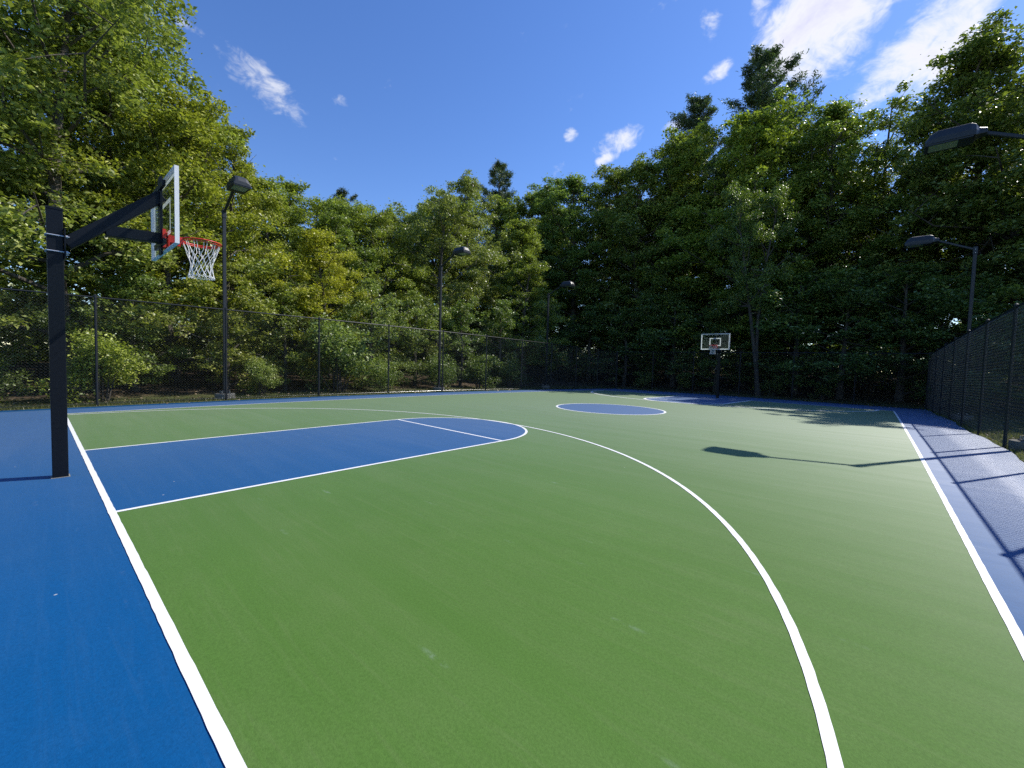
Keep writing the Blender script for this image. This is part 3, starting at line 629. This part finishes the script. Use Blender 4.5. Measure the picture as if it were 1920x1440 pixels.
# left wall of trees: front row
plant('oak1', 'oak_tree', -14.2, -4.6, 15.6, 'tall glossy oak cut off by the left edge of the picture', GL, OLIVE)
plant('oak2', 'oak_tree', -14.2, 0.45, 16.4, 'tall glossy oak rising above the near hoop pole', GL, OLIVE)
plant('oak1', 'oak_tree', -16.8, 1.5, 16.4, 'large oak rising above the near backboard and past the top', GL, (1.25, 1.25, 1.1), 2.1)
plant('maple1', 'maple_tree', -15.2, 3.7, 12.6, 'rounded yellow green maple behind the nearest left lamp head', GL, (1.45, 1.32, 0.8))
plant('maple2', 'maple_tree', -16.6, 5.9, 12.5, 'yellow green maple on the skyline right of the nearest left lamp', GL, (1.4, 1.3, 0.8), wide=0.8)
plant('maple1', 'maple_tree', -13.9, 8.9, 8.1, 'bright yellow green young maple overhanging the left fence', GL, YEL, 1.0, wide=1.15)
plant('small1', 'young_maple', -12.6, 11.0, 5.6, 'bushy grey green sapling pressed against the left fence', GL, (1.1, 1.15, 1.3))
plant('maple2', 'maple_tree', -17.4, 11.3, 10.6, 'green maple in the dip of the left skyline', GL, MID)
plant('maple1', 'maple_tree', -18.2, 14.6, 11.2, 'fresh green maple left of the middle lamp post', GL, (1.1, 1.1, 0.8))
plant('oak2', 'ash_tree', -17.6, 19.6, 14.2, 'pale olive tree with bare lower stems behind the middle lamp head', GL, PALE)
plant('tall2', 'ash_tree', -20.5, 24.6, 18.2, 'pale olive tree right of the middle lamp head', GL, PALE)
plant('small2', 'young_maple', -12.7, 17.2, 5.4, 'low shaded tree behind the left fence beside the middle lamp post', GL, DEEP)
plant('small1', 'young_maple', -13.2, 21.4, 6.2, 'dark low tree behind the left fence before the farthest lamp post', GL, DEEP, 2.0)
plant('small1', 'young_maple', -12.4, 4.6, 5.2, 'yellowish sapling behind the left fence at the nearest lamp post', GL, (1.3, 1.2, 0.9), 0.4)
plant('small2', 'young_maple', -12.7, 6.8, 4.8, 'slim sapling behind the left fence right of the nearest lamp post', GL, (1.1, 1.1, 0.9))
plant('small2', 'young_maple', -12.9, 1.9, 4.6, 'small shaded tree behind the left fence under the near backboard', GL, (0.85, 0.95, 0.85))
plant('small1', 'young_maple', -13.3, -2.4, 5.0, 'dark small tree behind the fence at the left picture edge', GL, (0.7, 0.8, 0.8), 3.0)
plant('small1', 'young_maple', -13.2, 14.2, 5.6, 'leafy young maple behind the left fence just before the middle lamp post', GL, (1.0, 1.05, 0.9), 4.0)
# left wall: back rows
GB = 'trees deep in the woods on the left'
for (x, y, H, k, lab) in (
    (-20.5, -2.5, 16.5, 'oak1', 'broad tree deep behind the oak at the left picture edge'), (-20.0, 2.2, 15.8, 'oak2', 'broad tree deep in the woods behind the near backboard'),
    (-22.0, 5.2, 14.0, 'maple1', 'tree deep in the woods behind the nearest left lamp head'), (-19.5, 8.4, 11.2, 'maple2', 'tree on the low skyline just right of the nearest left lamp'),
    (-20.6, 12.6, 11.9, 'maple1', 'second row tree under the small pine tip on the left skyline'), (-20.8, 17.2, 12.4, 'maple2', 'second row tree at the lowest dip of the left skyline'),
    (-21.5, 21.6, 15.0, 'oak1', 'broad second row tree right behind the middle lamp head'), (-21.5, 10.2, 12.2, 'maple2', 'tree behind the bright yellow green maple'),
    (-23.0, 14.5, 12.6, 'maple1', 'deep tree just right of the small pine tip'), (-24.0, 19.5, 13.4, 'oak2', 'deep tree left of and behind the middle lamp head'),
    (-26.5, 24.5, 16.2, 'tall1', 'deep tree between the middle lamp and the lone pine top'), (-27.5, 30.5, 19.0, 'tall2', 'tall deep tree just left of the lone pine top'),
    (-18.5, 29.5, 15.5, 'tall1', 'tree below and right of the lone pine top'), (-15.0, 26.5, 11.0, 'maple2', 'mid height tree between the middle and farthest left lamps')):
    plant(k, 'broadleaf_tree', x, y, H, lab, GB, (1.2, 1.22, 0.95), wide=1.15)
plant('pine1', 'pine_tree', -25.5, 15.8, 13.6, 'small pine tip standing above the left skyline dip', GL, (1, 1, 1), wide=1.5)
plant('pine2', 'pine_tree', -31.0, 39.5, 25.2, 'lone pine top standing above the skyline left of centre', GF, (1.1, 1.1, 1.0), wide=1.5)
# far end: dark backlit trees
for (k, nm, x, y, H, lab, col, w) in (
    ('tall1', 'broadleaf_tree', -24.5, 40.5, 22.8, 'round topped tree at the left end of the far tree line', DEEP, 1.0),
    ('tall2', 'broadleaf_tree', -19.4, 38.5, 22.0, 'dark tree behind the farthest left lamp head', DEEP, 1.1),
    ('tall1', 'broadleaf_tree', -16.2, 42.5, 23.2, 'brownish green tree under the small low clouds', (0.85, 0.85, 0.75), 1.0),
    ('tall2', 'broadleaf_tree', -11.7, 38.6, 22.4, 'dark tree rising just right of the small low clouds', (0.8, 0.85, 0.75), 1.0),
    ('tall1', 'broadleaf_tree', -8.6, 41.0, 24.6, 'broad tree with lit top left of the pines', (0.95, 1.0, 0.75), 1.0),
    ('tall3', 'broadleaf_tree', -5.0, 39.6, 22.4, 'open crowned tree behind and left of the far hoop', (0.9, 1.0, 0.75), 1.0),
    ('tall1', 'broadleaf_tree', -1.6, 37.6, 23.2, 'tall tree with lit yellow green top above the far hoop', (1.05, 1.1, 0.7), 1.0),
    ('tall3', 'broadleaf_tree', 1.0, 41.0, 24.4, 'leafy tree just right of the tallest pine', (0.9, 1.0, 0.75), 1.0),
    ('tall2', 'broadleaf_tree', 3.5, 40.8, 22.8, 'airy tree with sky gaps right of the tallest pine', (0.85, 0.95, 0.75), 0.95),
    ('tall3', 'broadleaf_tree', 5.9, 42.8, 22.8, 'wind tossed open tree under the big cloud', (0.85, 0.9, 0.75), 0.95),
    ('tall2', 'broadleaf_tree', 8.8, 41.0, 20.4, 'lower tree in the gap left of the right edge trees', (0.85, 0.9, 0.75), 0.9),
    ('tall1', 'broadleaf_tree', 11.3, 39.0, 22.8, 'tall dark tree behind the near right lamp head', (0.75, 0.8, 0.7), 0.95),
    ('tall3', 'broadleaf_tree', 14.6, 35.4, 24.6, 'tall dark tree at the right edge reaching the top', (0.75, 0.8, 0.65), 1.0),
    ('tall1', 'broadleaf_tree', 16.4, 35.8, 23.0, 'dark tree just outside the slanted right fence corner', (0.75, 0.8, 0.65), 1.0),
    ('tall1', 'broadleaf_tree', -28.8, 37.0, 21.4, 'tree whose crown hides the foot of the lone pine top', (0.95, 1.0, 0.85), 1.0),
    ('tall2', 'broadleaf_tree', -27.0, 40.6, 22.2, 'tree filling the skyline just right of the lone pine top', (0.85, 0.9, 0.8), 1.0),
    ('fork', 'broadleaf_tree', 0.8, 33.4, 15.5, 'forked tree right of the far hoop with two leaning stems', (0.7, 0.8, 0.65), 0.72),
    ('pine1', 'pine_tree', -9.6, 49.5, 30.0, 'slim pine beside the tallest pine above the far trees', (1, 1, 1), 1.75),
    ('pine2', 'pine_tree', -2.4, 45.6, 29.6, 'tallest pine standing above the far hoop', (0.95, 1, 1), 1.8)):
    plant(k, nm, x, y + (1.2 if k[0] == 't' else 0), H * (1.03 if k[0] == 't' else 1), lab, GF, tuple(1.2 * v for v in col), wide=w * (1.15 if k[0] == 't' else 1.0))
for (k, x, y, H, lab, col) in (
    ('small1', -14.4, 35.6, 7.5, 'low dark tree behind the far left corner of the fence', DEEP),
    ('small2', -10.2, 34.6, 7.0, 'low shaded tree left of the far hoop near the third lamp', DEEP),
    ('small1', -6.2, 35.8, 8.2, 'shaded understory tree left of the far hoop', DEEP),
    ('small2', -2.6, 34.8, 7.0, 'understory tree directly behind the far hoop', (0.8, 0.9, 0.8)),
    ('small1', 2.6, 36.2, 9.0, 'understory tree right of the far hoop', (0.8, 0.95, 0.8)),
    ('small2', 5.4, 34.9, 8.0, 'dark layered tree behind the right half of the far fence', DEEP),
    ('small1', 8.2, 35.2, 8.6, 'dark understory tree near the far right fence corner', DEEP),
    ('small1', 0.4, 39.0, 9.0, 'dim understory tree seen through the far backboard', DEEP),
    ('small2', -8.6, 38.4, 9.0, 'dim understory tree far left of the far hoop', DEEP),
    ('small1', 6.8, 38.8, 9.5, 'dim understory tree deep behind the right half of the far fence', DEEP),
    ('small1', -12.6, 39.0, 9.0, 'dim understory tree deep behind the farthest left lamp', DEEP),
    ('small1', 12.4, 30.2, 5.6, 'added dark low tree outside the far end of the right fence', DEEP),  # this and the next two added, tinted dark for deep shade behind the fence
    ('small2', 13.0, 26.6, 5.4, 'added dark low tree outside the right fence behind the far right lamp', DEEP),
    ('small1', 14.0, 22.4, 5.2, 'added dark low tree seen through the near part of the right fence', DEEP),
    ('small2', 11.3, 34.2, 7.4, 'dark low tree beyond the far right fence corner', DEEP)):
    plant(k, 'understory_tree', x, y, H, lab, 'understory trees outside the fences', col, wide=1.35)
GC = 'trees deep in the woods beyond the far end'
for (x, y, H, k, lab) in (
    (-26, 47, 22, 'tall1', 'deep tree beside the lone pine at the left end of the far woods'), (-20.5, 48.5, 22, 'tall2', 'deep tree behind the farthest left lamp'),
    (-14, 49, 22, 'tall1', 'deep tree behind the trees under the small low clouds'), (-6.5, 47.5, 22, 'tall2', 'deep tree between the two pines'),
    (0.6, 49.5, 21, 'tall1', 'deep tree right behind the tallest pine'), (5.2, 47.5, 19, 'tall2', 'deep tree behind the airy tree under the big cloud'),
    (10.2, 47.5, 18.5, 'tall1', 'deep tree behind the far right lamp'), (14.5, 45, 20, 'tall2', 'deep tree beyond the near right lamp head'), (18.5, 42, 20, 'tall1', 'deep tree beyond the right edge of the picture')):
    plant(k, 'broadleaf_tree', x, y, H, lab, GC, (0.8, 0.88, 0.75))
# shrubs
for (k, x, y, H, lab, col) in (
    ('shrub1', -10.9, 0.9, 2.0, 'bright leafy shrub behind the left fence beside the near hoop pole', (1.5, 1.5, 1.0)),
    ('shrub2', -11.2, -1.6, 1.4, 'shaded shrub behind the left fence at the picture edge', (0.7, 0.8, 0.8)),
    ('shrub1', -11.1, 5.4, 1.3, 'grey green shrub right of the nearest left lamp footing', (1.2, 1.25, 1.2)),
    ('shrub1', -11.3, 8.6, 3.1, 'full grey green shrub behind the left fence under the yellow maple', (1.1, 1.2, 1.2)),
    ('shrub2', -10.9, 10.6, 1.5, 'broad green shrub behind the left fence before the dark stretch', (1.15, 1.25, 1.0)),
    ('shrub2', -11.5, 14.6, 1.8, 'dark shrub behind the left fence beyond the middle lamp', DEEP),
    ('shrub1', -11.4, 17.6, 1.9, 'dark shrub behind the left fence halfway to the farthest lamp', DEEP),
    ('shrub2', -11.5, 20.6, 1.8, 'dark shrub behind the left fence near the farthest lamp', DEEP),
    ('shrub2', -7.6, 33.6, 1.3, 'low shrub with pale leaves left of the far hoop', (1.0, 1.05, 1.0)),
    ('shrub1', -4.6, 33.8, 1.2, 'low pale leaved shrub at the foot of the woods by the far hoop', (1.0, 1.05, 1.0)),
    ('shrub2', 1.6, 33.9, 1.2, 'low shrub right of the far hoop pole', (0.9, 1.0, 0.9)),
    ('shrub1', 4.4, 33.7, 1.1, 'low dark shrub behind the right half of the far fence', DEEP)):
    plant(k, 'shrub', x, y, H, lab, 'shrubs outside the fences', col, cat='shrub')

# wood beyond, grass, fallen leaves: nobody could count these
def woodland():
    r = np.random.default_rng(77); cs = []
    def zone(n, x0, x1, y0, y1, zt, k=150):
        for i in range(n):
            x, y = r.uniform(x0, x1), r.uniform(y0, y1); z = float(ground_z(x, y)) + zt * r.uniform(0, 1) ** 1.5; s = r.uniform(1.1, 2.1)
            cs.append(in_ball(k, r) * s * np.array([1, 1, .75]) + np.array([x, y, z]))
    zone(460, -60, 45, 52, 64, 12); zone(300, -34, 26, 50.5, 56, 4); zone(190, -32, -27.5, -12, 50, 4.5); zone(430, -46, -28, -18, 54, 15); zone(260, 27, 38, -26, 52, 13); zone(200, -30, 28, -36, -25, 12)  # last two zones: unseen wood added to block bright horizon and darken reflections
    c = np.concatenate(cs); c[:, 2] = np.maximum(c[:, 2], ground_z(c[:, 0], c[:, 1]) + 0.1)
    o = new_obj('woodland', leaf_mesh('woodland', leaf_cloud(c, 0.36, 0.62, 0.3, r=r)), MAT_LEAF, kind='stuff'); o.color = (0.7, 0.8, 0.65, 1)
    o['label'] = 'far mass of woodland leaves filling in behind the trees'
woodland()
def grass():
    r = np.random.default_rng(78); P = []
    def zone(n, x0, x1, y0, y1): P.append(np.column_stack([r.uniform(x0, x1, n), r.uniform(y0, y1, n)]))
    zone(9000, -9.75, EX0 - 0.02, -6, 31); zone(7000, -11.5, -9.6, -6, 31); zone(9000, EX1 + 0.02, 10.2, 2, 31); zone(5000, 10.2, 12.5, 4, 31); zone(5000, -9.5, 9.5, EY1 + .02, 32.6); zone(900, -9.15, -8.95, 9.2, 10.4)
    p = np.concatenate(P); n = len(p); z = ground_z(p[:, 0], p[:, 1]); hgt = r.uniform(0.03, 0.11, n) * np.where(r.random(n) < .06, 2.0, 1.0); a = r.uniform(0, 6.28, n); w = r.uniform(0.004, 0.009, n)
    d = np.stack([np.cos(a), np.sin(a), 0 * a], -1); b = np.column_stack([p, z - 0.005]); ln = np.stack([-np.sin(a), np.cos(a), 0 * a], -1) * (hgt * r.uniform(-.7, .7, n))[:, None]
    v = np.empty((n, 3, 3)); v[:, 0] = b - d * w[:, None]; v[:, 1] = b + d * w[:, None]; v[:, 2] = b + ln + np.array([0, 0, 1]) * hgt[:, None]
    o = new_obj('grass', mesh_np('grass', v.reshape(-1, 3), tris=np.arange(n * 3).reshape(n, 3)), MAT_GRASS, kind='stuff'); o['label'] = 'short rough grass along the foot of the fences'
grass()
def litter():
    r = np.random.default_rng(79); P = []
    def zone(n, x0, x1, y0, y1): P.append(np.column_stack([r.uniform(x0, x1, n), r.uniform(y0, y1, n)]))
    zone(9000, -14, 14, 32.4, 40); zone(3500, -16, -10.2, -6, 30); zone(900, 9.3, 12, 6, 31); zone(260, -9, 9, 30.2, 31.3); zone(90, -9.1, -8.7, -6, 30)
    p = np.concatenate(P); z = np.maximum(ground_z(p[:, 0], p[:, 1]), np.where((p[:, 0] > EX0) & (p[:, 0] < EX1) & (p[:, 1] < EY1), gz(p[:, 0], p[:, 1]), -9)) + 0.02
    o = new_obj('leaf_litter', leaf_mesh('leaf_litter', leaf_cloud(np.column_stack([p, z]), 0.10, 0.6, 1.2, r=r)), MAT_LITTER, kind='stuff'); o['label'] = 'dry fallen leaves scattered under the trees'
litter()
